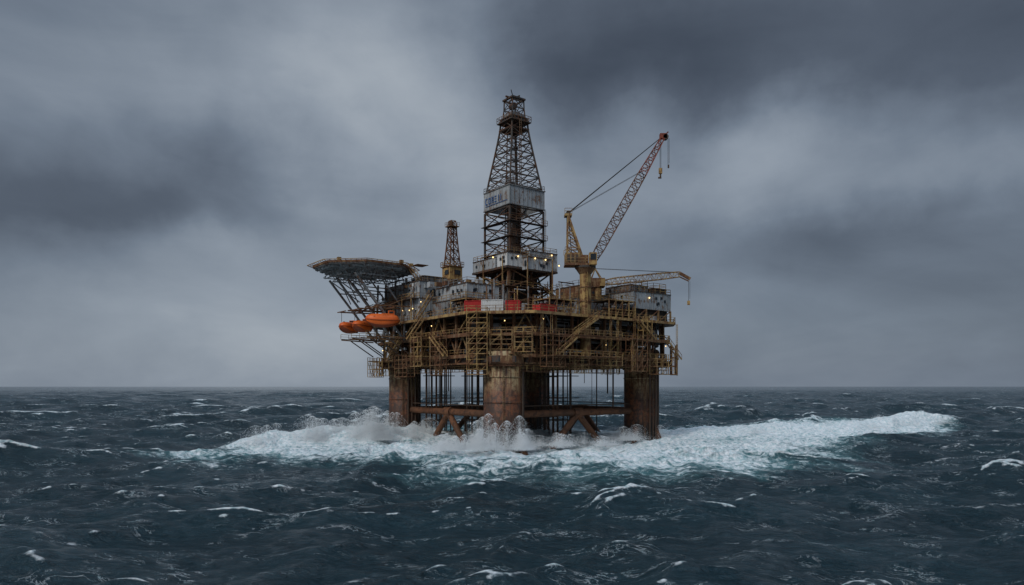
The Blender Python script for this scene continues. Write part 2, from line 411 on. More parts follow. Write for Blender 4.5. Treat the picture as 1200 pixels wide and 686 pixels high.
module(13,26,-26,-15,31.3,35.2,'panel',win=5); b.bx(13.5,25.5,-25.4,-15.5,D,31.25,'black')
for x in(13,17.3,21.6,26): b.beam((x,-26,D),(x,-26,31.3),.35,'yellow'); 
for x in(13,17.3,21.6): b.beam((x,-26,D),(x+4.3,-26,31.3),.2,'ochre')
module(14,20,-24,-16,35.4,37.0,'grey',win=1); module(21,25.5,-25,-19,35.4,36.6,'dark')
module(2,12,-19,-8,D,33.4,'grey',win=4); module(3,9,-18,-10,33.6,36.5,'ochre',win=1)
module(13,24,-12,4,D,34.2,'dark',win=2); module(-2,3,-17,-12,D,32,'yellow')
module(8,26,8,24,D,35,'grey'); module(-14,6,12,26,D,37,'panel')
for x0,x1,y0,y1,z1 in((4,12.5,-27,-21,32.5),(-13,-5,-26.5,-21,31.5),(-27,-22,-16,-10,31.5)):
    nx=int((x1-x0)/2.2)+1
    for i in range(nx+1):
        for y in(y0,y1):
            x=x0+(x1-x0)*i/nx; b.beam((x,y,D),(x,y,z1),.2,'yellow')
            if i<nx: b.beam((x,y,D),(x+(x1-x0)/nx,y,z1),.13,'ochre')
        b.beam((x,y0,z1),(x,y1,z1),.16,'yellow')
    for y in(y0,y1):
        b.beam((x0,y,z1),(x1,y,z1),.22,'yellow'); b.rail((x0,y,z1+.1),(x1,y,z1+.1)); b.beam((x0,y,(D+z1)/2),(x1,y,(D+z1)/2),.14,'yellow')
    b.bx(x0,x1,y0,y1,z1-.02,z1+.08,'dark')
    for k in range(9):
        y=R(y0,y1); r=R(.1,.3); z=R(D+.4,z1-.4); b.cyl((x0,y,z),(x1,y,z),r,random.choice(mats),n=8)
for k in range(260):
    x=R(-26,26);y=R(-26,24)
    if x+y<-42: continue
    if -28<x<-15 and y>-12: continue
    sx,sy,sz=R(.6,3.2),R(.6,3),R(.5,2.8); mt=random.choice(mats+('white','grey'))
    if random.random()<.7: b.box((x,y,D+sz/2),(sx,sy,sz),mt,random.choice((0,0,.3)))
    else: b.cyl((x,y,D),(x,y,D+sz*1.4),sx*.3,mt,n=12)
for k in range(130):
    x=R(-24,26);y=R(-25,20)
    if -28<x<-14 and y>-12: continue
    z=D+R(2,8); b.cyl((x,y,D),(x,y,z),R(.06,.2),random.choice(mats),n=6)
    if k%2: b.cyl((x,y,z),(x+R(-5,5),y,z),R(.06,.18),random.choice(mats),n=6)
for x,y,h,r in((11,-14,9,.35),(18,-18,4,.3),(23,-14,10,.2),(-4,14,12,.3),(6,6,13,.4),(20,2,9,.35),(-10,-6,9,.3),(25,-24,6,.08),(16,-25,9,.07),(-20,4,12,.07),(-22,14,13,.06)):
    b.cyl((x,y,D),(x,y,D+h),r,'grey' if r>.1 else 'dark',n=10)
    if r>.25: b.cyl((x,y,D+h-.2),(x,y,D+h+.5),r*1.5,'rust',n=10)
for k in range(4):
    x=27.3; y=-23+k*4.5; b.beam((x,y,D),(x,y,D+3.4),.18,'yellow'); b.beam((x,y,D+3.4),(x,y+4.5,D+3.4),.16,'yellow'); b.beam((x,y,D),(x,y+4.5,D+3.4),.1,'yellow')
b.build('topside_modules',platform)

# ------------------------------------------------------------------ substructure and drill floor
dx,dy=-1.5,1.0
b=MB()
b.tower(dx,dy,[(D,7),(32.5,7),(36.8,6.6),(41.2,6.6)],'ochre',.55,.3)
b.tower(dx,dy,[(D,3.5),(34.5,3.5),(41.2,3.5)],'dark',.6,.35)
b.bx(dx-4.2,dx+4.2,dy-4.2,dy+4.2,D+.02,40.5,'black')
b.bx(dx-7.8,dx+8.2,dy-7.3,dy+7.3,41.2,41.7,'dark')
for k in range(60):
    a=R(-6.4,6.4); z=R(29,40); z2=min(41,z+R(1,6))
    if k%2: b.cyl((dx+a,dy-R(4.6,6.5),z),(dx+a,dy-R(4.6,6.5),z2),R(.06,.3),random.choice(mats),n=7)
    else: b.cyl((dx-R(4.6,6.5),dy+a,z),(dx-R(4.6,6.5),dy+a,z2),R(.06,.3),random.choice(mats),n=7)
for z in(32.5,36.8):
    b.bx(dx-7.8,dx+7.8,dy-7.8,dy-6.2,z,z+.15,'dark'); b.rail((dx-7.8,dy-7.8,z+.15),(dx+7.8,dy-7.8,z+.15)); b.bx(dx-7.8,dx-6.2,dy-6.1,dy+7.8,z,z+.15,'dark'); b.rail((dx-7.8,dy-7.8,z+.15),(dx-7.8,dy+7.8,z+.15))
module(dx-7.4,dx-1.5,dy-7.2,dy-3.0,41.75,44.8,'white',win=3,frame='panel'); module(dx-.6,dx+8,dy-7.2,dy-4.2,41.75,45.9,'panel',win=4)
module(dx-7.6,dx-5.4,dy-2.6,dy+7,41.75,44.2,'panel',win=3); module(dx+5.6,dx+8,dy-3.8,dy+6.5,41.75,45,'grey')
module(dx-3,dx+4,dy-9.6,dy-7.4,41.0,43.8,'panel',win=3)
for s_ in((dx-3.4,dy-9.8),(dx+4.4,dy-9.8),(dx-8,dy-6),(dx-8,dy+2)): b.beam((*s_,36),(*s_,44),.2,'yellow')
b.stair((dx+3,dy-8.8,36.9),(dx+9,dy-8.8,32.6),side=(0,1,0)); b.stair((dx-9,dy+4,36.9),(dx-9,dy-3,32.6),side=(1,0,0))
b.build('drill_floor',platform)
derr=top('drilling_derrick'); b=MB()
zl=[41.7,45.5,49.3,53,56.6]; b.tower(dx,dy,[(z,5.25) for z in zl],'dark',.42,.2)
for z in (43.6,47.4,51.2,55):
    c=[(dx-5.25,dy-5.25),(dx+5.25,dy-5.25),(dx+5.25,dy+5.25),(dx-5.25,dy+5.25)]
    for k in range(4): b.beam((*c[k],z),(*c[(k+1)%4],z),.14,'rust')
tz=[(56.6,5.1),(62.2,4.9),(65.2,4.45),(68.2,3.95),(71.2,3.45),(74.2,2.98),(77.2,2.55),(80.3,2.3)]
b.tower(dx,dy,tz,'dark',.34,.17); b.tower(dx,dy,[(80.3,2.0),(82.6,1.8),(84.8,1.75)],'dark',.24,.13)
for i in range(1,len(tz)-1):
    z=(tz[i][0]+tz[i+1][0])/2; h=(tz[i][1]+tz[i+1][1])/2
    c=[(dx-h,dy-h),(dx+h,dy-h),(dx+h,dy+h),(dx-h,dy+h)]
    for k in range(4): b.beam((*c[k],z),(*c[(k+1)%4],z),.13,'rust')
b.bx(dx-2.1,dx+2.1,dy-2.1,dy-1.8,84.8,85.2,'dark');b.bx(dx-2.1,dx+2.1,dy+1.8,dy+2.1,84.8,85.2,'dark')
b.bx(dx-2.1,dx-1.8,dy-1.78,dy+1.78,84.8,85.2,'dark');b.bx(dx+1.8,dx+2.1,dy-1.78,dy+1.78,84.8,85.2,'dark')
b.beam((dx-2.6,dy,85.4),(dx+2.4,dy,85.4),.35,'dark'); b.beam((dx,dy-2.3,85.4),(dx,dy+2,85.4),.3,'dark'); b.beam((dx-1.8,dy-1.8,85.2),(dx-2.6,dy-2.2,86.3),.16,'dark')
b.cyl((dx-.3,dy-.8,83.4),(dx-.3,dy+.8,83.4),.8,'rust',n=14)
b.bx(dx-3.1,dx+3.1,dy-3.1,dy+3.1,79.0,79.25,'dark')
for z in(79.25,):
    c=[(dx-3.1,dy-3.1),(dx+3.1,dy-3.1),(dx+3.1,dy+3.1),(dx-3.1,dy+3.1)]
    for k in range(4): b.rail((*c[k],z),(*c[(k+1)%4],z),'ochre',1.3,1.0)
b.bx(dx-2.0,dx+2.0,dy-2.0,dy+2.0,79.3,81.2,'grey'); b.bx(dx-2.75,dx+2.75,dy-2.75,dy+2.75,77.3,77.5,'rust')
h=5.45
for x0,x1,y0,y1 in((-h,h,-h,-h+.15),(-h,h,h-.15,h),(-h,-h+.15,-h+.153,h-.153),(h-.15,h,-h+.153,h-.153)):
    b.bx(dx+x0,dx+x1,dy+y0,dy+y1,57.2,61.6,'panel')
for k in range(9):
    o_=-h+.15+k*(2*h-.3)/8
    b.bx(dx+o_-.06,dx+o_+.06,dy-h-.09,dy-h-.003,57.2,61.6,'grey'); b.bx(dx-h-.09,dx-h-.003,dy+o_-.06,dy+o_+.06,57.2,61.6,'panel')
for z in(57.0,61.6):
    b.bx(dx-h-.2,dx+h+.2,dy-h-.2,dy-h+.3,z+.003,z+.2,'grey'); b.bx(dx-h-.2,dx-h+.3,dy-h+.303,dy+h,z+.003,z+.2,'grey')
c=[(dx-h,dy-h),(dx+h,dy-h),(dx+h,dy+h),(dx-h,dy+h)]
for k in range(4): b.rail((*c[k],61.8),(*c[(k+1)%4],61.8),'grey')
yy=4.6
for wdt,seg in((.9,'C'),(.9,'O'),(.8,'A'),(.8,'S'),(.8,'T'),(.5,'I')):
    y1=dy+yy; y0=y1-wdt; x=dx-h-.12
    if seg in'COAS': b.bx(x-.03,x,y0,y1,59.9,60.15,'blue')
    if seg in'COS': b.bx(x-.03,x,y0,y1,58.6,58.85,'blue')
    if seg in'COA': b.bx(x-.033,x,y1-.25,y1,58.6,60.15,'blue')
    if seg in'OA': b.bx(x-.033,x,y0,y0+.25,58.6,60.15,'blue')
    if seg in'AS': b.bx(x-.03,x,y0,y1,59.3,59.5,'blue')
    if seg in'TI': b.bx(x-.03,x,y0+.2,y0+.5,58.6,60.15,'blue')
    yy-=wdt+.45
b.bx(dx-h-.15,dx-h-.12,dy-4.6,dy+4.6,58.1,58.25,'blue')
for i in range(8):
    for j in range(2):
        b.cyl((dx-3.6+i*.32,dy-2.4+j*.45,41.7),(dx-3.6+i*.32,dy-2.4+j*.45,63+R(0,2)),.11,'pipe',n=6)
        b.cyl((dx+1.2+i*.3,dy+1.4+j*.45,41.7),(dx+1.2+i*.3,dy+1.4+j*.45,62+R(0,2)),.11,'rust',n=6)
b.cyl((dx,dy,41.7),(dx,dy,56),.4,'dark',n=10); b.box((dx,dy,51),(1.6,1.4,4),'dark'); b.box((dx,dy,55),(1.2,1.1,1.6),'rust')
for k in(-.5,-.2,.2,.5): b.cyl((dx+k,dy,55),(dx+k*.8,dy,83),.05,'black',n=5)
for x in(-2.2,2.2): b.beam((dx+x,dy+1.2,41.7),(dx+x*.5,dy+1.2,79),.2,'dark')
b.ladder(dx+5.4,dy-5.4,41.7,57); b.ladder(dx-1.2,dy-3.9,62,79,'ochre')
for z in(45.5,49.3,53): 
    b.bx(dx-5.9,dx+5.9,dy-6.1,dy-5.35,z,z+.1,'dark'); b.rail((dx-5.9,dy-6.1,z+.1),(dx+5.9,dy-6.1,z+.1),'ochre'); b.bx(dx-6.1,dx-5.35,dy-5.3,dy+5.9,z,z+.1,'dark')
b.build('derrick_lattice',derr)

# ------------------------------------------------------------------ accommodation
acc=top('accommodation_block'); b=MB()
module(-28,-17,2,21,D,33.2,'panel',win=10); module(-27.4,-17,3,20.5,33.4,37.4,'panel',win=9)
module(-24.5,-15,-12,1.9,D,32.2,'grey',win=6); module(-23.5,-15,-11,1.9,32.4,35.6,'panel',win=6)
module(-25,-19,5,11,37.6,39.0,'grey',win=1,railing=False); module(-24,-20,14,18,37.6,38.8,'white',railing=False)
b.bx(-29.6,-28.1,2,21,33.2,33.32,'dark'); b.rail((-29.6,2,33.3),(-29.6,21,33.3),'yellow')
for y in(3,7.5,12,16.5,20.5): b.beam((-29.6,y,D),(-29.6,y,33.2),.18,'yellow')
b.stair((-29,1.5,D),(-29,-5,33.2),side=(1,0,0))
for k in range(22): 
    z=random.choice((30,32.3,34.5,36.2)); y=R(3,20); b.bx(-28.5,-28.12,y,y+R(.4,1.2),z,z+R(.4,.9),random.choice(('grey','dark','white','ochre')))
for k in range(30):
    x=R(-26,-16);y=R(-10,19); z=37.6 if y>3 else 35.8; b.box((x,y,z+.5),(R(.4,1.6),R(.4,1.6),R(.6,1.6)),random.choice(mats+('white',)))
for y in(4,9,13,18): b.cyl((-28.35,y,D),(-28.35,y,37),.13,'pipe',n=6)
b.build('accommodation_modules',acc)

# ------------------------------------------------------------------ helideck
heli=top('helideck'); b=MB(); hx,hy=-34.4,17.5; HZ=41.3; HR=11.9
oc=lambda r,a0=math.pi/8:[(hx+r*math.cos(a0+i*math.pi/4),hy+r*math.sin(a0+i*math.pi/4)) for i in range(8)]
b.prism(oc(HR),HZ,HZ+.35,'green'); b.prism(oc(HR+.05),HZ-.4,HZ-.003,'grey')
o1=oc(HR+.1);o2=oc(HR+1.4)
for i in range(8):
    j=(i+1)%8
    b.beam((*o2[i],HZ+.35),(*o2[j],HZ+.35),.14,'yellow'); b.beam((*o1[i],HZ+.1),(*o1[j],HZ+.1),.2,'ochre',.5)
    for k in range(9):
        a=Vector(o1[i]).lerp(Vector(o1[j]),k/8); c=Vector(o2[i]).lerp(Vector(o2[j]),k/8); b.beam((*a,HZ-.1),(*c,HZ+.35),.09,'ochre')
    b.beam((*((Vector(o1[i])*.5+Vector(o2[i])*.5)),HZ+.12),(*((Vector(o1[j])*.5+Vector(o2[j])*.5)),HZ+.12),.08,'ochre')
for k in range(-10,11,2):
    L=min(HR*.9,HR*1.27-abs(k)-.3)
    for s in(0,1):
        P=(lambda u,z:(hx+k,hy+u,z)) if s==0 else (lambda u,z:(hx+u,hy+k,z))
        b.beam(P(-L,HZ-.7),P(L,HZ-.7),.16,'panel',.45)
        if k%4: continue
        Lb=max(1,L-2); b.beam(P(-Lb,HZ-2.4),P(Lb,HZ-2.4),.2,'panel')
        n=int(2*Lb/2.6)
        for i in range(n):
            a=-Lb+2*Lb*i/n; c=-Lb+2*Lb*(i+1)/n; m=(a+c)/2; b.beam(P(a,HZ-2.4),P(m,HZ-.9),.13,'panel'); b.beam(P(m,HZ-.9),P(c,HZ-2.4),.13,'panel')
for y in(hy-8,hy-2.6,hy+2.6,hy+7):
    b.cyl((hx-6,y,HZ-2.4),(-28.3,y,24.5),.28,'grey',n=10); b.cyl((hx+0,y,HZ-2.4),(-28.3,y,31.5),.2,'grey',n=8)
    b.cyl((hx+7.0,y,HZ-2.4),(-27.9,y,24),.26,'grey',n=10) 
    b.cyl((hx-3.2,y,35.9),(-28.3,y,35.9),.13,'dark',n=8)
for y0 in(hy-8,hy-2.6,hy+1.6):
    b.cyl((hx-6,y0,HZ-2.4),(hx-.5,y0+5.3,33.5),.13,'grey',n=8); b.cyl((hx-6,y0+5.4,HZ-2.4),(hx-.5,y0,33.5),.13,'grey',n=8)
b.stair((-26.5,5,37.8),(-26.5,9.5,41.3),side=(1,0,0)); b.bx(-28.5,-25.6,2,5,41,41.1,'ochre')
for x,y in((hx+8,hy-8.6),(hx-9,hy-6),(hx+4,hy-11.3)): b.box((x,y,HZ+.7),(.8,.8,.7),'yellow')
b.build('helideck_structure',heli)

# ------------------------------------------------------------------ small lattice mast
mast=top('lattice_mast'); b=MB(); mx,my=-14.9,8.8
b.box((mx,my,41.0),(3.6,3.6,3.0),'yellow'); b.box((mx,my,42.65),(4.2,4.2,.2),'ochre'); b.box((mx,my,39.3),(4.4,4.4,.25),'ochre')
for s in((-1,-1,1,-1),(1,-1,1,1),(-1,-1,-1,1),(-1,1,1,1)): b.rail((mx+s[0]*2.1,my+s[1]*2.1,42.75),(mx+s[2]*2.1,my+s[3]*2.1,42.75),'yellow',1.1,.8)
b.box((mx-1.9,my-.5,41.2),(.1,1.6,1.1),'glass'); b.box((mx+.4,my-1.9,41.2),(1.6,.1,1.1),'glass')
b.cyl((mx,my,D),(mx,my,39.3),1.1,'yellow',n=18)
b.tower(mx,my,[(42.7,1.45),(44.8,1.3),(46.9,1.12),(49,.95),(51,.82),(52.6,.75)],'rust',.24,.13)
b.box((mx,my,52.75),(2.6,2.6,.18),'ochre'); b.tower(mx,my,[(52.8,.9),(54.2,.6)],'rust',.16,.1); b.box((mx-.2,my,53.6),(.9,.7,.9),'dark')
for s in((-1,-1,1,-1),(-1,-1,-1,1)): b.rail((mx+s[0]*1.3,my+s[1]*1.3,52.85),(mx+s[2]*1.3,my+s[3]*1.3,52.85),'ochre',.9,.6,.06)
b.build('mast_lattice',mast)

# ------------------------------------------------------------------ cranes
def wtop(name,x,y,z):
    e=bpy.data.objects.new(name,None); sc.collection.objects.link(e); e.location=(x,y,z); return e
crane=wtop('pedestal_crane',16.1,149.9,0); b=MB()
b.cyl((0,0,19.5),(0,0,37.6),1.25,'yellow',n=28); b.cyl((0,0,37.6),(0,0,38.9),1.3,'ochre',2.2,n=28); b.cyl((0,0,38.9),(0,0,39.3),2.3,'dark',n=28)
for z in(28.6,31.5,34.6): b.cyl((0,0,z),(0,0,z+.25),1.42,'ochre',n=28)
b.ladder(-.2,-1.45,28,38)
b.bx(-4.6,2.2,-1.9,1.9,39.35,39.75,'ochre'); b.bx(-4.5,-1.4,-1.6,1.6,39.8,42.1,'yellow'); b.bx(-1.3,.5,-1.5,1.5,39.8,41.6,'ochre')
b.bx(.6,2.2,-2.9,-1.2,39.3,41.9,'yellow'); b.bx(.8,2.0,-2.95,-2.92,40.3,41.6,'glass'); b.bx(2.21,2.24,-2.7,-1.4,40.3,41.6,'glass')
for x in(-4.1,-3.2,-2.3): b.bx(x,x+.6,-1.66,-1.61,40.2,41.7,'dark')
b.rail((-4.6,-1.9,42.1),(-1.4,-1.9,42.1)); b.rail((-4.6,-1.9,39.75),(2,-1.9,39.75)); b.rail((-4.6,1.9,42.1),(-1.4,1.9,42.1))
for y in(-1.3,1.3):
    b.beam((-.2,y,39.7),(-3.7,y*.7,50.2),.36,'yellow'); b.beam((-4.0,y,39.7),(-3.9,y*.7,50.2),.3,'yellow')
    for k in range(6):
        f=k/6; f2=(k+1)/6
        b.beam((-.2-3.5*f,y*(1-.3*f),39.7+10.5*f),(-4+.1*f2,y*(1-.3*f2),39.7+10.5*f2),.17,'ochre'); b.beam((-4+.1*f,y*(1-.3*f),39.7+10.5*f),(-.2-3.5*f,y*(1-.3*f),39.7+10.5*f),.15,'yellow')
for z in(42.5,45,47.5,50): b.beam((-3.9,-1.1,z),(-3.9,1.1,z),.2,'ochre')
b.box((-3.8,0,50.5),(1.6,2.2,.5),'yellow'); b.rail((-4.6,-1.1,50.7),(-3,-1.1,50.7)); b.cyl((-3.8,-1,50.9),(-3.8,1,50.9),.5,'dark',n=12)
bp=Vector((1.6,0,40.4)); bt=Vector((17.0,0,67.6))
sb=bp.lerp(bt,.70)
b.lattice(bp,sb,1.3,1.7,14,'rust',.2,up=(0,1,0),wm=1.9); b.lattice(sb,bt,1.7,.8,7,'boomred',.2,up=(0,1,0))
b.box((17.1,0,67.9),(1.5,1.0,1.1),'boomred'); b.cyl((17.6,-.5,67.7),(17.6,.5,67.7),.6,'dark',n=14); b.beam(bt,(18.2,0,68.9),.25,'boomred')
for y in(-.7,-.25,.25,.7):
    b.cyl((-3.8,y,51),(16.6,y*.4,67.6),.045,'black',n=5)
for y in(-.4,.4): b.cyl((-3.8,y,51),sb+Vector((0,y,.8)),.04,'black',n=5); b.cyl((-3,y,42),(-3.8,y,51),.05,'black',n=5)
for x in(16.4,16.6): b.cyl((x,0,67),(x,0,60.9),.045,'black',n=5)
b.cyl((18.15,0,67.5),(18.15,0,61.5),.045,'black',n=5); b.cyl((18.4,0,67.5),(18.4,0,62),.04,'black',n=5)
b.box((16.5,0,60.3),(.7,.5,1.2),'yellow'); b.cyl((16.5,0,59.7),(16.5,0,59),.18,'dark',n=8); b.box((16.35,0,58.8),(.7,.2,.35),'dark'); b.box((18.25,0,61.3),(.3,.3,.7),'dark')
b.build('crane_structure',crane)
c2=wtop('pedestal_crane',20.5,163.5,0); b=MB()
b.cyl((0,0,28.3),(0,0,36.6),1.0,'yellow',n=20); b.bx(-2,1.6,-1.2,1.2,36.65,38.8,'ochre'); b.bx(.3,1.6,-2.0,-1.23,36.8,38.5,'yellow')
for y in(-.8,.8): b.beam((-1.5,y,38.8),(-.6,y*.4,41.2),.2,'yellow'); b.beam((.8,y,38.8),(-.6,y*.4,41.2),.2,'yellow')
b.lattice((1.2,0,37.9),(19.5,0,39.8),.8,1.2,17,'yellow',.13,up=(0,1,0),wm=1.5); b.beam((19.5,0,40.2),(22.2,0,38.7),.45,'ochre',.7); b.beam((19.5,0,39.3),(21.8,0,38.2),.25,'ochre')
for y in(-.3,.3): b.cyl((-.6,y,41.2),(19,y,40.3),.04,'black',n=5)
b.cyl((21.8,0,38.2),(21.8,0,33.4),.05,'black',n=5); b.box((21.8,0,33.0),(.6,.4,1.0),'yellow'); b.cyl((22.1,0,38.2),(22.1,0,34),.04,'black',n=5)
b.build('crane_structure_small',c2)

# ------------------------------------------------------------------ containers
def container(px,py,ang,L,mat,z=D,Hh=2.6):
    e=bpy.data.objects.new('shipping_container',None); sc.collection.objects.link(e)
    c,s=math.cos(ROT),math.sin(ROT); e.location=(CX+px*c-py*s,CY+px*s+py*c,z); e.rotation_euler=(0,0,ROT+ang)
    b=MB(); b.bx(-L/2+.06,L/2-.06,-1.15,1.15,.15,Hh-.1,mat)
    n=int(L/.35)
    for i in range(n):
        x=-L/2+.2+i*(L-.4)/n
        for y in(-1,1): b.box((x+.08,y*1.18,Hh/2),(.15,.055,Hh-.5),mat)
    for x in(-1,1):
        for y in(-1,1): b.box((x*(L/2-.08),y*1.17,Hh/2+.003),(.17,.17,Hh-.01),mat)
    for y in(-1,1):
        b.box((0,y*1.17,Hh-.06),(L-.35,.16,.14),mat); b.box((0,y*1.17,.12),(L-.35,.16,.16),'dark')
    b.box((L/2+.02,0,Hh/2),(.05,.06,Hh-.4),'dark')
    b.build('container_body',e)
an=-math.pi/4
container(-25.2,-16.6,an,4.0,'red',D+.05,2.5); container(-22.6,-19.6,an,4.6,'white',D+.05,2.6); container(-19.6,-22.6,an,3.0,'red',D+.05,2.4)
container(-13.6,-25.6,0,4.5,'red',D+.05,1.7); container(-23.5,-14.2,an,5,'red',D+.05,2.2); container(-9,-24.5,0,3.2,'white',D+.05,2.0)

# ------------------------------------------------------------------ lifeboats
def lifeboat(u,v,z,L,turn,sc_=1.0):
    e=bpy.data.objects.new('lifeboat',None); sc.collection.objects.link(e)
    c,s=math.cos(ROT),math.sin(ROT); e.location=(CX+u*c-v*s,CY+u*s+v*c,z); e.rotation_euler=(0,0,ROT+math.pi+turn); e.scale=(1,sc_,sc_)
    b=MB(); N=18; K=20; rings=[]
    for i in range(N+1):
        t=-1+2*i/N; e_=max(0,1-abs(t)**3.0)**.5; wd=1.5*e_+.03; hu=1.35*e_*(.93 if t>0 else 1)+.02; hl=1.25*max(0,1-abs(t)**2.2)**.6+.03; rise=.3*max(0,t)**2
        r=[]
        for k in range(K):
            a=2*math.pi*k/K; ca,sa=math.cos(a),math.sin(a)
            y=wd*math.copysign(abs(ca)**.75,ca); zz=(hu*abs(sa)**.9 if sa>=0 else -hl*abs(sa)**.8)+rise
            r.append((t*L,y,zz))
        rings.append(r)
    vs=[p for r in rings for p in r]; up=[];lo=[]
    for i in range(N):
        for k in range(K):
            f=(i*K+k,i*K+(k+1)%K,(i+1)*K+(k+1)%K,(i+1)*K+k)
            (lo if 12<=k<=17 else up).append(f)
    up+=[tuple(range(K))[::-1],tuple(range(N*K,(N+1)*K))]
    b.add(vs,up,'orange'); k_=b.mi('keel')
    for f in lo: b.f.append(list(f)); b.m.append(k_)
    b.build('hull',e,smooth=True)
    b=MB()
    for i in range(N):
        for sg in(-1,1):
            def pt(j):
                t=-1+2*j/N; e_=max(0,1-abs(t)**3.0)**.5; return (t*L,sg*(1.52*e_+.04),.3*max(0,t)**2)
            b.beam(pt(i),pt(i+1),.13,'keel')
    b.box((-.5*L,0,1.45),(.36*L,1.3,.75),'orange'); b.box((-.5*L+.18*L+.03,0,1.5),(.06,1.0,.4),'glass')
    for sg in(-1,1):
        b.box((-.5*L,sg*.67,1.5),(.24*L,.05,.35),'glass')
        for x in(-.1,.17,.43): b.box((x*L,sg*1.30,.60),(.45,.08,.26),'glass')
    b.box((.68*L,0,1.15),(.3,.3,.3),'dark'); b.box((-.84*L,0,1.0),(.3,.3,.5),'dark')
    b.cyl((-.98*L,0,-.6),(-1.06*L,0,-.6),.3,'dark',n=10)
    b.build('fittings',e)
BO=((-34.2,8.2,28.2,4.0,-.5,1.25),(-35.4,16.4,27.3,3.6,.62,1.08),(-36.0,22.8,27.4,3.6,.62,1.08))
for a in BO: lifeboat(*a)
b=MB()
for u,v,z,L,tn,s_ in BO:
    for s in(-2.4,2.4):
        b.beam((-28.4,v+s,24.2),(-37,v+s,24.5),.28,'ochre'); b.beam((-28.4,v+s,31.6),(-37.4,v+s,31.4),.3,'ochre'); b.beam((-28.4,v+s,34),(-34,v+s,31.5),.2,'ochre'); b.beam((-28.4,v+s,20.5),(-34.5,v+s,24.3),.22,'dark')
    for x in(u-2,u+2): b.beam((x,v-2.4,31.3),(x,v+2.4,31.3),.22,'ochre'); b.cyl((x,v,31.3),(x,v,28.8),.06,'black',n=5)
    b.bx(-36.8,-28.5,v+2.6,v+3.3,24.7,24.8,'dark'); b.rail((-36.8,v+3.3,24.8),(-28.5,v+3.3,24.8),'yellow')
b.build('lifeboat_davits',platform)

# ------------------------------------------------------------------ deck lamps
b=MB()
for p,q,d,nrm,L,n in face_points(27.4,5.2):
    for z in(22.6,27.0):
        for i in range(int(L/8)):
            if random.random()<.6:
                c=p+d*R(0,L)+nrm*.25; b.lamp((c.x,c.y,z+R(-.6,.2)),.11)
for k in range(4): b.lamp((-28.7,R(-14,20),R(29.5,33)),.11)
for p in((dx-7.9,dy-2,44.3),(dx-4.5,dy-7.6,44.1),(dx-1.2,dy-10,43.6),(dx+2,dy-10,43.6),(dx+6,dy-7.6,45.5),(dx+8.4,dy-7.6,43.2),(18,-26.4,34)): b.lamp(p,.16)
b.build('deck_lamps',platform)

# ------------------------------------------------------------------ SEA
front=np.radians(np.linspace(-46,46,900)); rest=np.radians(np.linspace(46,314,92))[1:-1]
NFR=900
ang=np.concatenate([front,rest]); NA=len(ang)
def geo(a,b_,r): n=int(math.log(b_/a)/math.log(r)); return a*np.exp(np.linspace(0,math.log(b_/a),n,endpoint=False))
rad=np.concatenate([geo(6,38,1.04),geo(38,420,1.0036),geo(420,3000,1.008),geo(3000,45000,1.12),[45000]]); NR=len(rad)
spacing=np.gradient(rad)
A,Rr=np.meshgrid(ang,rad); X0=(Rr*np.sin(A)).astype(np.float32); Y0=(Rr*np.cos(A)).astype(np.float32)
SP=np.maximum(np.repeat(spacing[:,None],NA,1),Rr*0.0018).astype(np.float32)
SPc=SP.copy(); SPc[:,NFR:]=Rr[:,NFR:]*.05
x=X0.ravel();y=Y0.ravel();sp=SPc.ravel(); N=x.size
dxx=np.zeros(N,np.float32);dyy=dxx.copy();h=dxx.copy();Jx=dxx.copy();Jy=dxx.copy();Jc=dxx.copy()
nw=160; wind=math.radians(-62)
lam=np.exp(np.linspace(math.log(1.8),math.log(75),nw))*rng.uniform(.95,1.05,nw)
for L in lam:
    sprd=.40 if L>25 else .8
    th=wind+rng.normal(0,sprd); k=2*math.pi/L; kx,ky=k*math.cos(th),k*math.sin(th)
    s=(.035 if L<50 else .029)*rng.uniform(.6,1.4); a=s*L/(2*math.pi)
    att=np.clip((L/sp-2.2)/2.5,0,1)
    idx=np.nonzero(att>0)[0]
    if len(idx)==0: continue
    ph=(kx*x[idx]+ky*y[idx]+rng.uniform(0,6.283)).astype(np.float32); sn=np.sin(ph);cs=np.cos(ph); am=a*att[idx]
    h[idx]+=am*cs; q=1.2
    dxx[idx]-=q*am*math.cos(th)*sn; dyy[idx]-=q*am*math.sin(th)*sn
    kk=q*am*k*cs; c_,s_=math.cos(th),math.sin(th)
    Jx[idx]-=kk*c_*c_; Jy[idx]-=kk*s_*s_; Jc[idx]-=kk*c_*s_
J=(1+Jx)*(1+Jy)-Jc*Jc
def vnoise(x,y,s,seed):
    r=np.random.default_rng(seed); G=r.random((256,256)).astype(np.float32)
    u=x/s;v=y/s; i=np.floor(u).astype(np.int64);j=np.floor(v).astype(np.int64); fu=u-i;fv=v-j; fu=fu*fu*(3-2*fu);fv=fv*fv*(3-2*fv)
    g=lambda a,b:G[a&255,b&255]
    return (g(i,j)*(1-fu)+g(i+1,j)*fu)*(1-fv)+(g(i,j+1)*(1-fu)+g(i+1,j+1)*fu)*fv
def fbm(x,y,s,seed,o=5):
    t=0;a=.5;tot=0
    for k in range(o): t=t+a*vnoise(x*math.cos(k)+y*math.sin(k),-x*math.sin(k)+y*math.cos(k),s,seed+k); tot+=a; a*=.5; s*=.5
    return t/tot
poly=np.array([(-60,129),(-38,106),(-19,95),(0,89),(24,91),(44,107),(68,131),(101,168),(143,218),(150,246),(112,240),(62,215),(0,212),(-38,198),(-62,172),(-66,150)],float)
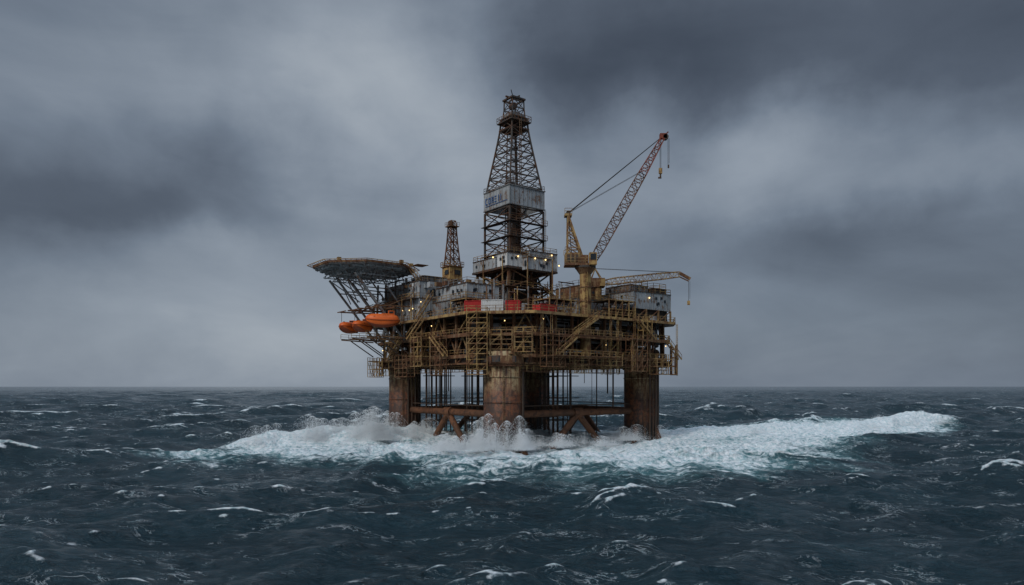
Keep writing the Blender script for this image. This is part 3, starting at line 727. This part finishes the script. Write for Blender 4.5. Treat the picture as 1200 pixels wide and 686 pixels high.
def sdf(x,y,P):
    d=np.full(x.shape,1e9); ins=np.zeros(x.shape,bool)
    for i in range(len(P)):
        a=P[i];b_=P[(i+1)%len(P)]; e=b_-a; wx=x-a[0];wy=y-a[1]; t=np.clip((wx*e[0]+wy*e[1])/(e@e),0,1)
        d=np.minimum(d,np.hypot(wx-e[0]*t,wy-e[1]*t)); c=((a[1]>y)!=(b_[1]>y))&(x<(b_[0]-a[0])*(y-a[1])/(b_[1]-a[1]+1e-12)+a[0]); ins^=c
    return np.where(ins,d,-d)
near=np.nonzero((x>-120)&(x<210)&(y>60)&(y<320))[0]
xn=x[near].astype(float);yn=y[near].astype(float)
sd_=sdf(xn,yn,poly)+ (fbm(xn,yn,26,5)-.5)*34 + (fbm(xn,yn,7,15)-.5)*16
wash=np.clip((sd_+8)/22,0,1)
def ridge(P,wf,wb,amp):
    out=np.zeros(len(xn)); P=np.array(P,float)
    for i in range(len(P)-1):
        a=P[i,:2];b_=P[i+1,:2];e=b_-a; t=np.clip(((xn-a[0])*e[0]+(yn-a[1])*e[1])/(e@e),0,1)
        px=a[0]+e[0]*t;py=a[1]+e[1]*t; d=np.hypot(xn-px,yn-py); sgn=yn-py; wv=np.where(sgn<0,wf,wb)
        hh=P[i,2]+(P[i+1,2]-P[i,2])*t; out=np.maximum(out,hh*np.exp(-(d/wv)**2))
    return out*amp
rn=fbm(xn,yn,14,31,4); rn2=fbm(xn,yn,4,51,4)
rg=ridge([(-66,148,.4),(-56,153,3.2),(-44,157,4.6),(-34,158,5.2),(-26,164,3.2),(-18,158,1.0)],3.6,9,1)
rg=np.maximum(rg,ridge([(-20,134,.9),(-12,132,1.7),(-3,131,2.0),(6,133,1.3),(20,140,1.0),(34,156,1.5)],4,6,1))
rg=np.maximum(rg,ridge([(36,168,.8),(50,176,1.8),(72,186,2.0),(96,200,2.6),(118,214,3.2),(138,226,2.8),(158,238,.3)],4.5,12,1))
rg=np.maximum(rg,ridge([(-48,128,.5),(-30,115,1.1),(-8,104,.8),(14,104,.9),(36,114,1.1),(60,134,.6)],4,6,1))
damp=1-.55*wash
hn=h[near]*damp + rg*(.25+1.5*rn) + wash*((rn2-.5)*1.7+(fbm(xn,yn,1.6,71,3)-.5)*.9)
h[near]=hn
wf=np.zeros(N,np.float32); wf[near]=np.clip(wash+rg*.08,0,1)
rga=np.zeros(N,np.float32); rga[near]=np.clip(rg/3.0,0,1)
caps=np.clip((.66-J)/.45,0,1).astype(np.float32)
co=np.stack([x+dxx,y+dyy,h],1).astype(np.float32)
co=np.vstack([co,[[0,0,0]]]).astype(np.float32)
ii=np.arange(NR-1)[:,None]*NA; jj=np.arange(NA)[None,:]; j2=(jj+1)%NA
quads=np.stack([ii+jj,ii+NA+jj,ii+NA+j2,ii+j2],-1).reshape(-1,4)[:,::-1]
tri=np.stack([np.full(NA,N),(np.arange(NA)+1)%NA,np.arange(NA)],1)
me=bpy.data.meshes.new('sea'); me.vertices.add(N+1); me.vertices.foreach_set('co',co.ravel())
nl=quads.size+tri.size; me.loops.add(nl); me.loops.foreach_set('vertex_index',np.concatenate([quads.ravel(),tri.ravel()]).astype(np.int32))
nf=len(quads)+len(tri); me.polygons.add(nf)
ls=np.concatenate([np.arange(len(quads))*4,quads.size+np.arange(len(tri))*3]).astype(np.int32); me.polygons.foreach_set('loop_start',ls)
me.polygons.foreach_set('use_smooth',np.ones(nf,bool)); me.update(calc_edges=True); me.validate()
for nm,arr in(('wash',wf),('caps',caps),('crest',rga)):
    at=me.attributes.new(nm,'FLOAT','POINT'); at.data.foreach_set('value',np.append(arr,0).astype(np.float32))
seao=bpy.data.objects.new('sea',me); sc.collection.objects.link(seao)
m=bpy.data.materials.new('sea_water'); m.use_nodes=True; t=NT(m.node_tree); p=t.n['Principled BSDF']
co_=t.new('ShaderNodeTexCoord').outputs['Object']
def attr(n_): a=t.new('ShaderNodeAttribute'); a.attribute_name=n_; return a.outputs['Fac']
wa,ca,cre=attr('wash'),attr('caps'),attr('crest')
stx=t.new('ShaderNodeMapping'); t.link(co_,stx.inputs[0]); stx.inputs['Rotation'].default_value=(0,0,math.radians(28)); stx.inputs['Scale'].default_value=(1,1.8,1)
sv_=stx.outputs[0]
nA=t.noise(sv_,.30,7,.64,1.4); nB=t.noise(co_,1.3,5,.65,.6); nC=t.noise(sv_,.05,3,.5); nD=t.noise(sv_,.16,4,.6,.5)
foam=t.math('MULTIPLY_ADD',wa,.98,t.math('MULTIPLY',t.math('SUBTRACT',nA,.5),2.4)); foam=t.math('ADD',foam,t.math('MULTIPLY',t.math('SUBTRACT',nB,.5),.9))
foam=t.math('ADD',foam,t.math('MULTIPLY',cre,.65)); foam=t.math('ADD',foam,t.math('MULTIPLY',t.math('SUBTRACT',nC,.5),.8))
fm=t.math('MULTIPLY',t.ss(foam,.42,1.12),t.ss(wa,.02,.3))
cap=t.math('ADD',ca,t.math('MULTIPLY',t.math('SUBTRACT',nB,.5),1.0)); cap=t.math('ADD',cap,t.math('MULTIPLY',t.math('SUBTRACT',nC,.5),1.6)); cf=t.ss(cap,.44,.9,0,.9)
cf=t.math('MULTIPLY',cf,t.ss(ca,.05,.25))
st2=t.new('ShaderNodeMapping'); t.link(co_,st2.inputs[0]); st2.inputs['Rotation'].default_value=(0,0,math.radians(20)); st2.inputs['Scale'].default_value=(.35,1.5,1)
nE=t.noise(st2.outputs[0],.11,5,.62,.7)
far=t.math('MULTIPLY',t.ss(nE,.64,.71,0,.75),t.ss(nB,.46,.62))
lace=t.math('MULTIPLY',t.ss(t.math('ABSOLUTE',t.math('SUBTRACT',nA,.5)),.0,.022,1,0),t.ss(nD,.49,.66,0,.5))
tot=t.math('MAXIMUM',t.math('MAXIMUM',fm,cf),t.math('MAXIMUM',lace,far))
deep=t.mix(t.ss(nC,.3,.7),(.005,.022,.031),(.009,.035,.047))
wat=t.mix(t.ss(t.math('ADD',wa,t.math('MULTIPLY',t.math('SUBTRACT',nA,.5),.8)),.15,1.0,0,.9),deep,(.12,.31,.33))
fcol=t.mix(t.ss(nB,.35,.60),(.50,.65,.67),(.86,.89,.90))
col=t.mix(tot,wat,fcol); t.link(col,p.inputs['Base Color'])
t.link(t.ss(tot,0,1,.14,.85),p.inputs['Roughness']); p.inputs['IOR'].default_value=1.33; t.link(t.ss(tot,0,.8,.5,.1),p.inputs['Specular IOR Level'])
bn1=t.noise(sv_,.8,5,.64,.4); bn2=t.noise(sv_,4.0,3,.6,.3)
b1=t.new('ShaderNodeBump'); b1.inputs['Strength'].default_value=1; b1.inputs['Distance'].default_value=1.15; t.link(bn1,b1.inputs['Height'])
b2=t.new('ShaderNodeBump'); b2.inputs['Strength'].default_value=1; b2.inputs['Distance'].default_value=.10; t.link(bn2,b2.inputs['Height']); t.link(b1.outputs[0],b2.inputs['Normal'])
t.link(b2.outputs[0],p.inputs['Normal'])
me.materials.append(m)

# ------------------------------------------------------------------ sea spray
pts=[]
c_,s_=math.cos(ROT),math.sin(ROT)
def burst(wx,wy,n,r,hh,sz=(.025,.075),z0=0):
    g=rng.exponential(1.0,n); a=rng.uniform(0,2*math.pi,n); rr=r*np.abs(rng.normal(0,.5,n))
    z=z0+hh*np.clip(g,0,2.6)*.40*np.exp(-(rr/r)**2)
    pts.append(np.stack([wx+rr*np.cos(a),wy+rr*np.sin(a)*.7,z,rng.uniform(*sz,n)],1))
for (u,v),k in zip(LEG,(1.4,.9,.6,1.4)):
    wx,wy=CX+u*c_-v*s_,CY+u*s_+v*c_
    for j in range(9):
        a=rng.uniform(0,6.28); burst(wx+rng.uniform(3.5,6)*math.cos(a),wy+rng.uniform(3.5,6)*math.sin(a),int(3800*k),3.0,rng.uniform(2.4,5.2)*k)
for cx_,cy_,n,r,hh in((-30,158,30000,7,6.4),(-36,157,30000,6,6.4),(-44,156,22000,6,4.8),(-55,153,12000,5,3.2),(-24,162,20000,5,5.4),(-12,133,14000,4,3.2),(-5,132,18000,4,4.4),(2,134,12000,4,3.4),(9,137,8000,5,2.4),(18,142,6000,6,2.0),(28,156,9000,6,2.8),(60,180,4000,9,2.0),(98,201,6000,9,2.2),(120,215,8000,9,2.6),(136,226,6000,7,2.4)):
    for j in range(6): burst(cx_+rng.normal(0,r*.5),cy_+rng.normal(0,2),n//6,r*rng.uniform(.35,.9),hh*rng.uniform(.5,1.2),z0=.8)
P=np.concatenate(pts); n=len(P); print('spray',n)
tet=np.array([(1,1,1),(1,-1,-1),(-1,1,-1),(-1,-1,1)],float)*.6
V=P[:,None,:3]+tet[None]*P[:,3][:,None,None]*rng.uniform(.6,1.3,(n,1,3))
F=(np.arange(n)[:,None,None]*4+np.array([(0,1,2),(0,3,1),(0,2,3),(1,3,2)])[None]).reshape(-1,3)
me=bpy.data.meshes.new('sea_spray'); me.vertices.add(n*4); me.vertices.foreach_set('co',V.astype(np.float32).ravel())
me.loops.add(F.size); me.loops.foreach_set('vertex_index',F.ravel().astype(np.int32)); me.polygons.add(len(F)); me.polygons.foreach_set('loop_start',(np.arange(len(F))*3).astype(np.int32)); me.update(calc_edges=True); me.validate()
mm=bpy.data.materials.new('spray_white'); mm.use_nodes=True; pp=mm.node_tree.nodes['Principled BSDF']; pp.inputs['Base Color'].default_value=(.88,.91,.92,1); pp.inputs['Roughness'].default_value=.6
me.materials.append(mm); o=bpy.data.objects.new('sea_spray',me); sc.collection.objects.link(o)

# ------------------------------------------------------------------ camera
cam=bpy.data.cameras.new('camera'); cam.lens=24; cam.sensor_width=36; cam.clip_start=.5; cam.clip_end=100000; cam.shift_y=110/1200
cobj=bpy.data.objects.new('camera',cam); sc.collection.objects.link(cobj); cobj.location=(0,0,13); cobj.rotation_euler=(math.radians(90),0,0); sc.camera=cobj
